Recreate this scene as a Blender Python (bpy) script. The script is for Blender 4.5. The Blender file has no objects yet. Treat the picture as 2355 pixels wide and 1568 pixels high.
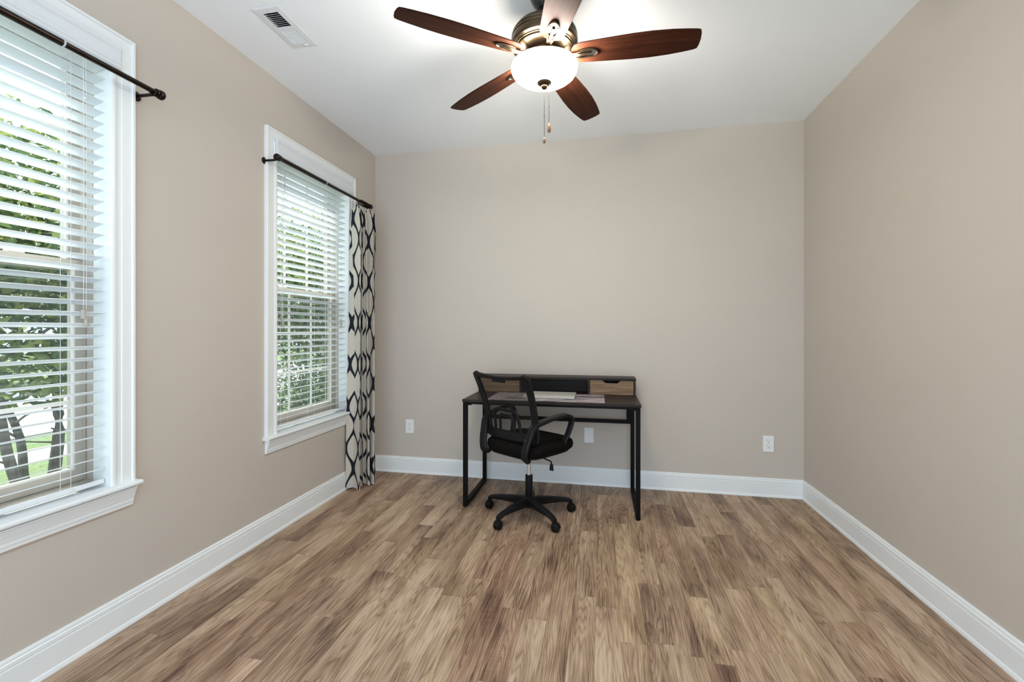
import bpy, bmesh, math, random
from mathutils import Vector, Matrix
R = math.radians
random.seed(11)
scene = bpy.context.scene
COL = scene.collection

# ---------------------------------------------------------------- camera, world, sun, exposure
XL, XR, YB, H = -1.934, 1.439, 3.596, 2.743      # left wall, right wall, back wall, ceiling
Y0 = -0.5                                        # rear wall left out behind the camera so sky light fills in
cam_d = bpy.data.cameras.new('camera')
cam = bpy.data.objects.new('camera', cam_d); COL.objects.link(cam)
cam.location = (0, 0, 1.2265)
cam.rotation_euler = (R(90), 0, R(11.28))
cam_d.sensor_width = 36.0
cam_d.lens = 1029.8 / 2355 * 36
cam_d.shift_y = -26.4 / 2355
cam_d.clip_start = 0.05
scene.camera = cam

world = bpy.data.worlds.new('sky'); scene.world = world
world.use_nodes = True
bg = world.node_tree.nodes['Background']
bg.inputs['Color'].default_value = (0.77, 0.93, 1.10, 1)
bg.inputs['Strength'].default_value = 2.5

sun_d = bpy.data.lights.new('sun', 'SUN'); sun_d.energy = 15.0; sun_d.angle = R(1.0)
sun_d.color = (1.0, 0.95, 0.86)
sun = bpy.data.objects.new('sun', sun_d); COL.objects.link(sun)
sun.rotation_euler = Vector((0.50, -0.14, -0.86)).to_track_quat('-Z', 'Y').to_euler()

vs = scene.view_settings
vs.view_transform = 'Standard'; vs.look = 'None'; vs.gamma = 1.0; vs.use_curve_mapping = False
vs.exposure = 0.12
cy = scene.cycles
cy.use_denoising = True
cy.max_bounces = 14; cy.diffuse_bounces = 8; cy.glossy_bounces = 4; cy.transparent_max_bounces = 24
cy.sample_clamp_indirect = 8.0

# ---------------------------------------------------------------- materials
def new_mat(name):
    m = bpy.data.materials.new(name); m.use_nodes = True
    nt = m.node_tree
    return m, nt, nt.nodes['Principled BSDF']

def N(nt, t, **kw):
    n = nt.nodes.new(t)
    for k, v in kw.items(): setattr(n, k, v)
    return n

def math_n(nt, op, a, b=None, c=None):
    n = nt.nodes.new('ShaderNodeMath'); n.operation = op
    for i, v in enumerate((a, b, c)):
        if v is None: continue
        if isinstance(v, (int, float)): n.inputs[i].default_value = v
        else: nt.links.new(v, n.inputs[i])
    return n.outputs[0]

def ramp(nt, fac, stops):
    n = nt.nodes.new('ShaderNodeValToRGB')
    el = n.color_ramp.elements
    while len(el) < len(stops): el.new(0.5)
    for e, (p, c) in zip(el, stops):
        e.position = p; e.color = (*c, 1)
    nt.links.new(fac, n.inputs[0])
    return n.outputs[0]

def mixc(nt, fac, a, b, blend='MIX'):
    n = nt.nodes.new('ShaderNodeMix'); n.data_type = 'RGBA'; n.blend_type = blend
    for sock, v in ((n.inputs[0], fac), (n.inputs[6], a), (n.inputs[7], b)):
        if isinstance(v, (int, float)): sock.default_value = v
        elif isinstance(v, tuple): sock.default_value = (*v, 1) if len(v) == 3 else v
        else: nt.links.new(v, sock)
    return n.outputs[2]

def noise(nt, vec, scale=5, detail=2, rough=.5, dist=0.0):
    n = nt.nodes.new('ShaderNodeTexNoise')
    n.inputs['Scale'].default_value = scale; n.inputs['Detail'].default_value = detail
    n.inputs['Roughness'].default_value = rough; n.inputs['Distortion'].default_value = dist
    if vec is not None: nt.links.new(vec, n.inputs['Vector'])
    return n.outputs['Fac']

def mapping(nt, vec, scale=(1, 1, 1), loc=(0, 0, 0), rot=(0, 0, 0)):
    n = nt.nodes.new('ShaderNodeMapping')
    n.inputs['Scale'].default_value = scale; n.inputs['Location'].default_value = loc
    n.inputs['Rotation'].default_value = rot
    nt.links.new(vec, n.inputs['Vector'])
    return n.outputs[0]

def objco(nt): return nt.nodes.new('ShaderNodeTexCoord').outputs['Object']

def bump(nt, bsdf, height, strength=.1, dist=.002):
    b = nt.nodes.new('ShaderNodeBump'); b.inputs['Strength'].default_value = strength
    b.inputs['Distance'].default_value = dist
    nt.links.new(height, b.inputs['Height']); nt.links.new(b.outputs[0], bsdf.inputs['Normal'])

def plain(name, col, rough=.5, metal=0.0, var=.06, vscale=8, coat=0.0, bmp=0, bscale=200, spec=.5):
    """flat colour with a faint procedural mottling and optional fine relief"""
    m, nt, b = new_mat(name)
    f = noise(nt, objco(nt), vscale, 3)
    lo = tuple(c * (1 - var) for c in col); hi = tuple(min(1, c * (1 + var)) for c in col)
    nt.links.new(ramp(nt, f, [(.3, lo), (.7, hi)]), b.inputs['Base Color'])
    b.inputs['Roughness'].default_value = rough; b.inputs['Metallic'].default_value = metal
    b.inputs['Coat Weight'].default_value = coat; b.inputs['Specular IOR Level'].default_value = spec
    if bmp: bump(nt, b, noise(nt, objco(nt), bscale, 2), bmp, .001)
    return m

M = {}
M['wall'] = plain('wall_paint', (.545, .490, .428), .75, var=.012, vscale=2, bmp=.25, bscale=260)
M['ceiling'] = plain('ceiling_paint', (.90, .93, .955), .85, var=.01, vscale=2)
M['trim'] = plain('white_trim_paint', (.81, .835, .835), .38, var=.01, vscale=3)
M['plate'] = plain('white_plastic', (.82, .83, .82), .35, var=.01)
M['hole'] = plain('dark_slot', (.02, .02, .02), .7)
M['screw'] = plain('painted_screw', (.62, .63, .62), .4)
M['vinyl'] = plain('clay_vinyl', (.46, .42, .365), .45, var=.03)
M['vinyl_light'] = plain('light_vinyl', (.70, .69, .66), .45, var=.02)
M['gasket'] = plain('blue_grey_gasket', (.05, .075, .11), .5)
M['bronze'] = plain('oil_rubbed_bronze', (.024, .016, .012), .28, metal=.75, var=.3, vscale=30)
M['antique'] = plain('antique_brass_bronze', (.075, .053, .032), .36, metal=.95, var=.12, vscale=14)
M['darkbronze'] = plain('dark_bronze', (.035, .033, .035), .35, metal=.6, var=.15)
M['chain'] = plain('dull_bronze_chain', (.05, .042, .034), .4, metal=.5)
M['silver'] = plain('chrome_steel', (.66, .66, .65), .30, metal=.55, var=.02)
M['clear'] = plain('pale_joint_ring', (.55, .57, .6), .3)
M['black_metal'] = plain('black_powder_coat', (.0035, .0028, .0028), .5, var=.2, vscale=40, spec=.12)
M['black_plastic'] = plain('black_plastic', (.006, .006, .007), .42, var=.12, vscale=30, bmp=.15, bscale=500, spec=.25)
M['rubber'] = plain('caster_plastic', (.005, .0045, .004), .5, var=.15, spec=.2)
M['seat_fabric'] = plain('black_seat_fabric', (.0045, .0035, .003), .85, spec=.1, var=.35, vscale=120, bmp=.4, bscale=700)
M['cord'] = plain('white_cord', (.74, .74, .72), .8)
M['tassel'] = plain('beige_tassel', (.44, .40, .34), .5, var=.1)
M['caulk'] = plain('tan_caulk_bead', (.66, .53, .40), .6)
M['register'] = plain('white_register_enamel', (.78, .80, .81), .4, var=.01)
M['duct'] = plain('galvanised_duct', (.10, .105, .105), .6, var=.4, vscale=30)
M['caulk_gap'] = plain('floor_underlay', (.05, .035, .025), .8)

# slats: white faux wood letting a little light through
m, nt, b = new_mat('white_slat')
b.inputs['Base Color'].default_value = (.80, .835, .86, 1); b.inputs['Roughness'].default_value = .42
f = noise(nt, mapping(nt, objco(nt), (60, 1.5, 60)), 2, 2)
nt.links.new(ramp(nt, f, [(.3, (.79, .825, .85)), (.7, (.82, .85, .87))]), b.inputs['Base Color'])
tr = N(nt, 'ShaderNodeBsdfTranslucent'); tr.inputs[0].default_value = (.82, .88, .92, 1)
mx = N(nt, 'ShaderNodeMixShader'); mx.inputs[0].default_value = .12
nt.links.new(b.outputs[0], mx.inputs[1]); nt.links.new(tr.outputs[0], mx.inputs[2])
nt.links.new(mx.outputs[0], nt.nodes['Material Output'].inputs[0])
M['slat'] = m

# window glass: thin, mostly clear, a little reflective
m, nt, b = new_mat('window_glass')
gl = N(nt, 'ShaderNodeBsdfGlossy'); gl.inputs['Roughness'].default_value = .02
tp = N(nt, 'ShaderNodeBsdfTransparent'); tp.inputs[0].default_value = (.93, .96, .95, 1)
fr = N(nt, 'ShaderNodeLayerWeight')
refl = math_n(nt, 'MULTIPLY_ADD', math_n(nt, 'POWER', fr.outputs['Facing'], 5.0), .6, .025)
mx = N(nt, 'ShaderNodeMixShader'); nt.links.new(refl, mx.inputs[0])
nt.links.new(tp.outputs[0], mx.inputs[1]); nt.links.new(gl.outputs[0], mx.inputs[2])
nt.links.new(mx.outputs[0], nt.nodes['Material Output'].inputs[0])
M['glass'] = m

def screen_mat(name, wire, open_frac, pitch, uv=False):
    """woven mesh: fine holes between threads"""
    m, nt, b = new_mat(name)
    b.inputs['Base Color'].default_value = (*wire, 1); b.inputs['Roughness'].default_value = .6
    tc = nt.nodes.new('ShaderNodeTexCoord')
    sep = N(nt, 'ShaderNodeSeparateXYZ'); nt.links.new(tc.outputs['UV'], sep.inputs[0])
    k = math.sqrt(open_frac)
    def hole(o): return math_n(nt, 'LESS_THAN', math_n(nt, 'FRACT', math_n(nt, 'MULTIPLY', o, 1 / pitch)), k)
    h = math_n(nt, 'MULTIPLY', hole(sep.outputs[0]), hole(sep.outputs[1]))
    tp = N(nt, 'ShaderNodeBsdfTransparent')
    mx = N(nt, 'ShaderNodeMixShader'); nt.links.new(h, mx.inputs[0])
    nt.links.new(b.outputs[0], mx.inputs[1]); nt.links.new(tp.outputs[0], mx.inputs[2])
    nt.links.new(mx.outputs[0], nt.nodes['Material Output'].inputs[0])
    return m
M['insect_screen'] = screen_mat('insect_screen', (.07, .08, .09), .56, .0016)
M['chair_mesh'] = screen_mat('chair_mesh', (.008, .007, .007), .45, .0042)

# floor planks: weathered brown laminate
m, nt, b = new_mat('floor_laminate')
oi = nt.nodes.new('ShaderNodeObjectInfo')
rnd = oi.outputs['Random']
comb = N(nt, 'ShaderNodeCombineXYZ')
nt.links.new(math_n(nt, 'MULTIPLY', rnd, 41.0), comb.inputs[0]); nt.links.new(math_n(nt, 'MULTIPLY', rnd, 173.0), comb.inputs[1])
va = N(nt, 'ShaderNodeVectorMath'); va.operation = 'ADD'
nt.links.new(objco(nt), va.inputs[0]); nt.links.new(comb.outputs[0], va.inputs[1])
co = va.outputs[0]
warp = noise(nt, mapping(nt, co, (7, 1.3, 1)), 1, 2)
sep = N(nt, 'ShaderNodeSeparateXYZ'); nt.links.new(co, sep.inputs[0])
wx = math_n(nt, 'ADD', sep.outputs[0], math_n(nt, 'MULTIPLY', math_n(nt, 'SUBTRACT', warp, .5), .045))
wco = N(nt, 'ShaderNodeCombineXYZ'); nt.links.new(wx, wco.inputs[0]); nt.links.new(sep.outputs[1], wco.inputs[1])
ringf = noise(nt, mapping(nt, co, (12, .75, 1), (5, 3, 0)), 1, 1.8, .4)
cath = math_n(nt, 'SINE', math_n(nt, 'MULTIPLY', ringf, 170.0))
cath = math_n(nt, 'POWER', math_n(nt, 'MULTIPLY_ADD', cath, .5, .5), 3.0)
pores = math_n(nt, 'GREATER_THAN', noise(nt, mapping(nt, wco.outputs[0], (560, 6, 1), (2, 7, 0)), 1, 3, .6), .59)
streak = noise(nt, mapping(nt, wco.outputs[0], (95, 1.5, 1)), 1, 6, .66)
fine = noise(nt, mapping(nt, wco.outputs[0], (430, 7, 1)), 1, 5, .72)
patch = noise(nt, mapping(nt, co, (9, 2.0, 1)), 1, 3, .55)
saw = noise(nt, mapping(nt, co, (4, 130, 1)), 1, 2, .6)
sawm = math_n(nt, 'GREATER_THAN', noise(nt, mapping(nt, co, (7, 1.7, 1), (9, 4, 0)), 1, 1), .60)
v = math_n(nt, 'MULTIPLY', math_n(nt, 'SUBTRACT', streak, .5), .85)
v = math_n(nt, 'ADD', v, math_n(nt, 'MULTIPLY', math_n(nt, 'SUBTRACT', fine, .5), 1.1))
v = math_n(nt, 'ADD', v, math_n(nt, 'MULTIPLY', math_n(nt, 'SUBTRACT', patch, .5), 1.25))
v = math_n(nt, 'SUBTRACT', v, math_n(nt, 'ADD', math_n(nt, 'MULTIPLY', cath, .20), math_n(nt, 'MULTIPLY', pores, .16)))
v = math_n(nt, 'SUBTRACT', v, math_n(nt, 'MULTIPLY', math_n(nt, 'MULTIPLY', saw, sawm), .18))
v = math_n(nt, 'ADD', v, math_n(nt, 'MULTIPLY', math_n(nt, 'SUBTRACT', rnd, .5), .22))
v = math_n(nt, 'ADD', v, .67)
colr = ramp(nt, v, [(.05, (.060, .034, .024)), (.30, (.165, .098, .064)), (.52, (.300, .200, .130)), (.72, (.420, .300, .205)), (.98, (.560, .430, .310))])
rnd2 = math_n(nt, 'FRACT', math_n(nt, 'MULTIPLY', rnd, 7.31))
hue = ramp(nt, rnd2, [(0, (1.0, .93, .92)), (.5, (1, 1, 1)), (1, (1.0, .99, .90))])
nt.links.new(mixc(nt, 1.0, colr, hue, 'MULTIPLY'), b.inputs['Base Color'])
nt.links.new(math_n(nt, 'MULTIPLY_ADD', fine, .2, .38), b.inputs['Roughness'])
b.inputs['Specular IOR Level'].default_value = .35
bump(nt, b, math_n(nt, 'ADD', streak, fine), .25, .0006)
M['floor'] = m

def wood(name, dark, mid, light, axis='X', rough=.35, coat=0.0, scale=1.0, dense=1.0, spec=.5):
    m, nt, b = new_mat(name)
    co = objco(nt)
    a, c = 1.3 * scale, 30 * scale
    sc = {'X': (a, c, c), 'Y': (c, a, c), 'Z': (c, c, a)}[axis]
    s1 = noise(nt, mapping(nt, co, sc), 1, 4, .6, .4)
    s2 = noise(nt, mapping(nt, co, tuple(q * 6 * dense for q in sc)), 1, 3, .7)
    v = math_n(nt, 'ADD', math_n(nt, 'MULTIPLY', s1, .62), math_n(nt, 'MULTIPLY', s2, .38))
    nt.links.new(ramp(nt, v, [(.32, dark), (.5, mid), (.68, light)]), b.inputs['Base Color'])
    b.inputs['Roughness'].default_value = rough; b.inputs['Coat Weight'].default_value = coat
    b.inputs['Coat Roughness'].default_value = .15; b.inputs['Specular IOR Level'].default_value = spec
    return m
M['blade'] = wood('walnut_blade', (.012, .004, .003), (.045, .014, .007), (.088, .029, .013), 'X', .45, .0, spec=.06)
M['desk_dark'] = wood('espresso_laminate', (.010, .007, .006), (.022, .016, .012), (.046, .034, .026), 'X', .42, spec=.16)
M['desk_oak'] = wood('rustic_oak_laminate', (.05, .028, .016), (.20, .125, .070), (.33, .222, .132), 'X', .6, scale=3.2, dense=.8, spec=.25)
M['bark'] = wood('grey_bark', (.06, .05, .042), (.13, .11, .095), (.20, .18, .16), 'Z', .9)
M['fob'] = wood('fob_wood', (.06, .028, .012), (.14, .07, .03), (.22, .12, .05), 'Z', .35, .3)

# laptop
M['laptop'] = plain('champagne_aluminium', (.60, .58, .53), .38, metal=.35, var=.02)
M['laptop_dark'] = plain('laptop_edge', (.05, .045, .042), .4)
# desk mat: smoky marble print
m, nt, b = new_mat('marble_print_mat')
co = mapping(nt, objco(nt), (1.6, 5, 1), (3, 1, 0), (0, 0, .22))
f = noise(nt, co, 1.5, 7, .66, 1.8)
nt.links.new(ramp(nt, f, [(.32, (.02, .022, .035)), (.44, (.13, .115, .14)), (.51, (.46, .40, .40)), (.58, (.22, .17, .20)), (.70, (.58, .47, .43))]), b.inputs['Base Color'])
b.inputs['Roughness'].default_value = .55
M['mat'] = m

# opal bowl lit from inside by its bulbs
m, nt, b = new_mat('lit_opal_glass')
em = N(nt, 'ShaderNodeEmission'); em.inputs[1].default_value = 72.0
f = noise(nt, objco(nt), 7, 2)
nt.links.new(ramp(nt, f, [(.35, (1.0, .88, .72)), (.65, (1.0, .93, .82))]), em.inputs[0])
nt.links.new(em.outputs[0], nt.nodes['Material Output'].inputs[0])
M['bowl'] = m
bowl_em = em
m, nt, b = new_mat('lit_bulb')
em = N(nt, 'ShaderNodeEmission'); em.inputs[1].default_value = 780.0; em.inputs[0].default_value = (1.0, .97, .93, 1)
nt.links.new(em.outputs[0], nt.nodes['Material Output'].inputs[0])
M['bulb'] = m; bulb_em = em

# curtain print: cream linen with dark ogee strands (UV in metres)
m, nt, b = new_mat('ogee_curtain')
uv = nt.nodes.new('ShaderNodeTexCoord').outputs['UV']
sep = N(nt, 'ShaderNodeSeparateXYZ'); nt.links.new(uv, sep.inputs[0])
P_, A_, L_ = .062, .031, .320
c = math_n(nt, 'COSINE', math_n(nt, 'MULTIPLY', sep.outputs[1], 2 * math.pi / L_))
wob = math_n(nt, 'MULTIPLY', math_n(nt, 'SUBTRACT', noise(nt, mapping(nt, uv, (9, 9, 1)), 1, 2), .5), .012)
x = math_n(nt, 'ADD', sep.outputs[0], wob)
off = math_n(nt, 'MULTIPLY', c, A_)
def strand(xx):
    t = math_n(nt, 'FLOORED_MODULO', math_n(nt, 'ADD', xx, P_), 2 * P_)
    return math_n(nt, 'ABSOLUTE', math_n(nt, 'SUBTRACT', t, P_))
d1 = strand(math_n(nt, 'SUBTRACT', x, off))
d2 = strand(math_n(nt, 'ADD', math_n(nt, 'SUBTRACT', x, P_), off))
d = math_n(nt, 'MINIMUM', d1, d2)
hw = math_n(nt, 'MULTIPLY_ADD', math_n(nt, 'ABSOLUTE', c), .0030, .0092)
ink = math_n(nt, 'LESS_THAN', d, hw)
weave = noise(nt, mapping(nt, uv, (900, 900, 1)), 1, 2)
cream = ramp(nt, weave, [(.3, (.60, .54, .46)), (.7, (.72, .66, .57))])
nt.links.new(mixc(nt, ink, cream, (.010, .011, .018)), b.inputs['Base Color'])
b.inputs['Roughness'].default_value = .9
tr = N(nt, 'ShaderNodeBsdfTranslucent')
nt.links.new(mixc(nt, ink, (.62, .58, .50), (.02, .045, .11)), tr.inputs[0])
mx = N(nt, 'ShaderNodeMixShader'); mx.inputs[0].default_value = .22
nt.links.new(b.outputs[0], mx.inputs[1]); nt.links.new(tr.outputs[0], mx.inputs[2])
nt.links.new(mx.outputs[0], nt.nodes['Material Output'].inputs[0])
M['curtain'] = m

def leaf_mat(name, c1, c2, c3):
    m, nt, b = new_mat(name)
    geo = nt.nodes.new('ShaderNodeNewGeometry')
    colr = ramp(nt, geo.outputs['Random Per Island'], [(.1, c1), (.5, c2), (.95, c3)])
    nt.links.new(colr, b.inputs['Base Color']); b.inputs['Roughness'].default_value = .5
    tr = N(nt, 'ShaderNodeBsdfTranslucent'); nt.links.new(colr, tr.inputs[0])
    mx = N(nt, 'ShaderNodeMixShader'); mx.inputs[0].default_value = .3
    nt.links.new(b.outputs[0], mx.inputs[1]); nt.links.new(tr.outputs[0], mx.inputs[2])
    nt.links.new(mx.outputs[0], nt.nodes['Material Output'].inputs[0])
    return m
M['leaf_a'] = leaf_mat('maple_leaves', (.05, .10, .035), (.13, .20, .06), (.34, .38, .10))
M['leaf_b'] = leaf_mat('shrub_leaves', (.04, .08, .04), (.10, .15, .065), (.22, .28, .12))
M['leaf_c'] = leaf_mat('far_leaves', (.05, .09, .04), (.10, .15, .06), (.24, .24, .09))
M['lawn'] = plain('lawn_grass', (.14, .20, .075), .9, var=.45, vscale=30, bmp=.4, bscale=60)
M['bounce_gravel'] = plain('pale_bounce_gravel', (.46, .47, .48), .9, var=.3, vscale=60, bmp=.5, bscale=50)  # neutral surface for the added strip that bounces light indoors
M['concrete'] = plain('pale_concrete', (.62, .60, .57), .8, var=.06, vscale=5)

# ---------------------------------------------------------------- mesh helpers
class MB:
    def __init__(self): self.v = []; self.f = []; self.uv = None
    def add(self, verts, faces):
        o = len(self.v); self.v += [tuple(p) for p in verts]
        self.f += [tuple(i + o for i in fc) for fc in faces]
        return self
    def box(self, x0, x1, y0, y1, z0, z1):
        x0, x1 = min(x0, x1), max(x0, x1); y0, y1 = min(y0, y1), max(y0, y1); z0, z1 = min(z0, z1), max(z0, z1)
        return self.add([(x0, y0, z0), (x1, y0, z0), (x1, y1, z0), (x0, y1, z0), (x0, y0, z1), (x1, y0, z1), (x1, y1, z1), (x0, y1, z1)],
                 [(0, 3, 2, 1), (4, 5, 6, 7), (0, 1, 5, 4), (1, 2, 6, 5), (2, 3, 7, 6), (3, 0, 4, 7)])
    def bbox(self, x0, x1, y0, y1, z0, z1, bev=.002, seg=2):
        bm = bmesh.new()
        bmesh.ops.create_cube(bm, size=1)
        for vv in bm.verts:
            vv.co = Vector(((x0 + x1) / 2 + vv.co.x * (x1 - x0), (y0 + y1) / 2 + vv.co.y * (y1 - y0), (z0 + z1) / 2 + vv.co.z * (z1 - z0)))
        bmesh.ops.bevel(bm, geom=list(bm.edges), offset=bev, segments=seg, profile=.5, affect='EDGES')
        bm.verts.index_update()
        self.add([vv.co.copy() for vv in bm.verts], [[vv.index for vv in fc.verts] for fc in bm.faces]); bm.free()
        return self
    def ring_loft(self, rings, closed=True, cap=True):
        n = len(rings[0]); vs_ = [p for r in rings for p in r]; fs = []
        for i in range(len(rings) - 1):
            for j in range(n if closed else n - 1):
                k = (j + 1) % n
                fs.append((i * n + j, i * n + k, (i + 1) * n + k, (i + 1) * n + j))
        if cap and closed:
            fs.append(tuple(reversed(range(n)))); fs.append(tuple(range((len(rings) - 1) * n, len(rings) * n)))
        return self.add(vs_, fs)
    def lathe(self, prof, n=32, c=(0, 0, 0), cap=True, M_=None):
        rings = []
        for (r, z) in prof:
            ring = [Vector((r * math.cos(2 * math.pi * k / n), r * math.sin(2 * math.pi * k / n), z)) for k in range(n)]
            if M_ is not None: ring = [M_ @ p for p in ring]
            rings.append([p + Vector(c) for p in ring])
        return self.ring_loft(rings, True, cap)
    def cyl(self, a, b_, r, n=12, r2=None):
        a, b_ = Vector(a), Vector(b_); q = (b_ - a).to_track_quat('Z', 'Y').to_matrix()
        r2 = r if r2 is None else r2
        mk = lambda c, rr: [c + q @ Vector((rr * math.cos(2 * math.pi * k / n), rr * math.sin(2 * math.pi * k / n), 0)) for k in range(n)]
        return self.ring_loft([mk(a, r), mk(b_, r2)])
    def sweep(self, path, section, ups=None, up=(0, 0, 1), closed=False, scales=None):
        """sweep a 2D section (side, up) along a 3D path"""
        pts = [Vector(p) for p in path]; n = len(pts); rings = []
        for i, p in enumerate(pts):
            if closed: t = pts[(i + 1) % n] - pts[i - 1]
            else: t = pts[min(i + 1, n - 1)] - pts[max(i - 1, 0)]
            t.normalize()
            u = Vector(ups[i]) if ups else Vector(up)
            s_ = t.cross(u)
            if s_.length < 1e-5: s_ = t.cross(Vector((1, 0, 0)))
            s_.normalize(); u2 = s_.cross(t).normalized()
            k = scales[i] if scales else 1.0
            kx, ky = k if isinstance(k, tuple) else (k, k)
            rings.append([p + s_ * (a * kx) + u2 * (b_ * ky) for a, b_ in section])
        if closed: rings.append(rings[0]); return self.ring_loft(rings, True, False)
        return self.ring_loft(rings)
    def tube(self, path, r, n=8, **kw):
        return self.sweep(path, [(r * math.cos(2 * math.pi * k / n), r * math.sin(2 * math.pi * k / n)) for k in range(n)], **kw)
    def build(self, name, mat, parent=None, smooth=None, off=None, uv=None):
        o0 = origin(parent) if off is None else Vector(off)
        me = bpy.data.meshes.new(name)
        me.from_pydata([tuple(Vector(p) - o0) for p in self.v], [], self.f)
        bm = bmesh.new(); bm.from_mesh(me); bmesh.ops.recalc_face_normals(bm, faces=bm.faces); bm.to_mesh(me); bm.free()
        if uv is not None:
            l = me.uv_layers.new(name='UVMap')
            for lp in me.loops: l.data[lp.index].uv = uv[lp.vertex_index]
        if smooth is not None:
            for p in me.polygons: p.use_smooth = True
            me.set_sharp_from_angle(angle=R(smooth))
        me.materials.append(M[mat] if isinstance(mat, str) else mat)
        ob = bpy.data.objects.new(name, me); COL.objects.link(ob)
        if parent is not None: ob.parent = parent
        return ob

def origin(o):
    v = Vector((0, 0, 0))
    while o is not None: v += o.location; o = o.parent
    return v

def tag(o, label=None, cat=None, group=None, kind=None):
    if label: o['label'] = label
    if cat: o['category'] = cat
    if group: o['group'] = group
    if kind: o['kind'] = kind
    return o

def empty(name, loc, rz=0):
    o = bpy.data.objects.new(name, None); COL.objects.link(o)
    o.location = loc; o.rotation_euler = (0, 0, rz); o.empty_display_size = .1
    return o

def inst(src, name, loc, parent, rot=None, mat=None):
    """another object on the same mesh data"""
    o = bpy.data.objects.new(name, src.data); COL.objects.link(o)
    o.parent = parent; o.location = loc
    if rot: o.rotation_euler = rot
    return o

def rect(w, h, b=0.0):
    if b <= 0: return [(-w / 2, -h / 2), (w / 2, -h / 2), (w / 2, h / 2), (-w / 2, h / 2)]
    x, y = w / 2, h / 2
    return [(-x + b, -y), (x - b, -y), (x, -y + b), (x, y - b), (x - b, y), (-x + b, y), (-x, y - b), (-x, -y + b)]

def smooth_path(pts, n=8):
    """Catmull-Rom through points"""
    P = [Vector(p) for p in pts]; out = []
    for i in range(len(P) - 1):
        p0, p1, p2, p3 = P[max(i - 1, 0)], P[i], P[i + 1], P[min(i + 2, len(P) - 1)]
        for k in range(n):
            t = k / n
            out.append(.5 * ((2 * p1) + (p2 - p0) * t + (2 * p0 - 5 * p1 + 4 * p2 - p3) * t * t + (3 * p1 - p0 - 3 * p2 + p3) * t ** 3))
    out.append(P[-1]); return out

# ---------------------------------------------------------------- room shell
WT = .17                                     # wall thickness
STOOL, HEAD = .597, 2.333                    # window opening bottom and top
WIN = [(.661, 1.441), (2.378, 3.158)]        # clear openings along the left wall
CW = .092                                    # casing width

g = .014
mb = MB()
zs = (0, STOOL - .02, HEAD + g, H)
ys = [Y0, WIN[0][0] - g, WIN[0][1] + g, WIN[1][0] - g, WIN[1][1] + g, YB]
for i in range(5):
    if i in (1, 3):
        mb.box(XL - WT, XL, ys[i], ys[i + 1], zs[0], zs[1]); mb.box(XL - WT, XL, ys[i], ys[i + 1], zs[2], zs[3])
    else: mb.box(XL - WT, XL, ys[i], ys[i + 1], 0, H)
tag(mb.build('wall_left', 'wall'), kind='structure')
tag(MB().box(XL - WT, XR + WT, YB, YB + WT, 0, H).build('wall_back', 'wall'), kind='structure')
tag(MB().box(XR, XR + WT, Y0, YB, 0, H).build('wall_right', 'wall'), kind='structure')
# ceiling with the duct hole for the register
VX0, VX1, VY0, VY1 = -1.629, -1.477, 1.833, 2.142     # register outline on the ceiling
hx0, hx1, hy0, hy1 = VX0 + .03, VX1 - .03, VY0 + .03, VY1 - .03
mb = MB()
mb.box(XL - WT, hx0, Y0, YB + WT, H, H + .12); mb.box(hx1, XR + WT, Y0, YB + WT, H, H + .12)
mb.box(hx0, hx1, Y0, hy0, H, H + .12); mb.box(hx0, hx1, hy1, YB + WT, H, H + .12)
tag(mb.build('ceiling', 'ceiling'), kind='structure')

floor = tag(MB().box(XL - WT, XR + WT, Y0, YB + WT, -.12, -.006).build('floor', 'caulk_gap'), kind='structure')
PWID = .1005
def plank_mesh(w, l):
    c_ = .0007; t = .0058
    x, y = w / 2 - .0002, l / 2 - .0002
    mb = MB()
    mb.add([(-x, -y, -t), (x, -y, -t), (x, y, -t), (-x, y, -t),
            (-x, -y, -c_), (x, -y, -c_), (x, y, -c_), (-x, y, -c_),
            (-x + c_, -y + c_, 0), (x - c_, -y + c_, 0), (x - c_, y - c_, 0), (-x + c_, y - c_, 0)],
           [(0, 1, 5, 4), (1, 2, 6, 5), (2, 3, 7, 6), (3, 0, 4, 7), (4, 5, 9, 8), (5, 6, 10, 9), (6, 7, 11, 10), (7, 4, 8, 11), (8, 9, 10, 11)])
    return mb
rng = random.Random(5)
x = XL
row = 0; planks_n = 0
while x < XR - .01:
    w = min(PWID, XR - x)
    yy = Y0 - rng.uniform(0, .8)
    while yy < YB:
        l = rng.choice((.42, .55, .68, .81, .95, 1.1, 1.21))
        a, b_ = max(yy, Y0), min(yy + l, YB)
        yy += l
        if YB - yy < .12: b_ = YB; yy = YB
        if b_ - a < .05: continue
        o = plank_mesh(w, b_ - a).build('plank', 'floor', floor, off=(0, 0, 0))
        o.location = (x + w / 2, (a + b_) / 2, 0); planks_n += 1
    x += w; row += 1

# baseboards: profile (thickness from wall, height), mitred in the corners
BASE = [(0, 0), (.019, 0), (.019, .006), (.016, .016), (.013, .019), (.013, .100), (.0105, .1025), (.0105, .104), (.013, .107), (.0125, .119), (.0085, .1225), (.0085, .124), (.0095, .128), (.007, .134), (0, .136)]
def baseboard(name, pt, e0, e1):
    """pt(t, s, z) -> world; e0/e1 run ends as functions of t"""
    mb = MB()
    mb.ring_loft([[pt(t, e0(t), z) for t, z in BASE], [pt(t, e1(t), z) for t, z in BASE]])
    return tag(mb.build(name, 'trim'), kind='structure')
baseboard('baseboard_left', lambda t, s, z: (XL + t, s, z), lambda t: Y0, lambda t: YB - t)
baseboard('baseboard_back', lambda t, s, z: (s, YB - t, z), lambda t: XL + t, lambda t: XR - t)
baseboard('baseboard_right', lambda t, s, z: (XR - t, s, z), lambda t: Y0, lambda t: YB - t)

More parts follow.
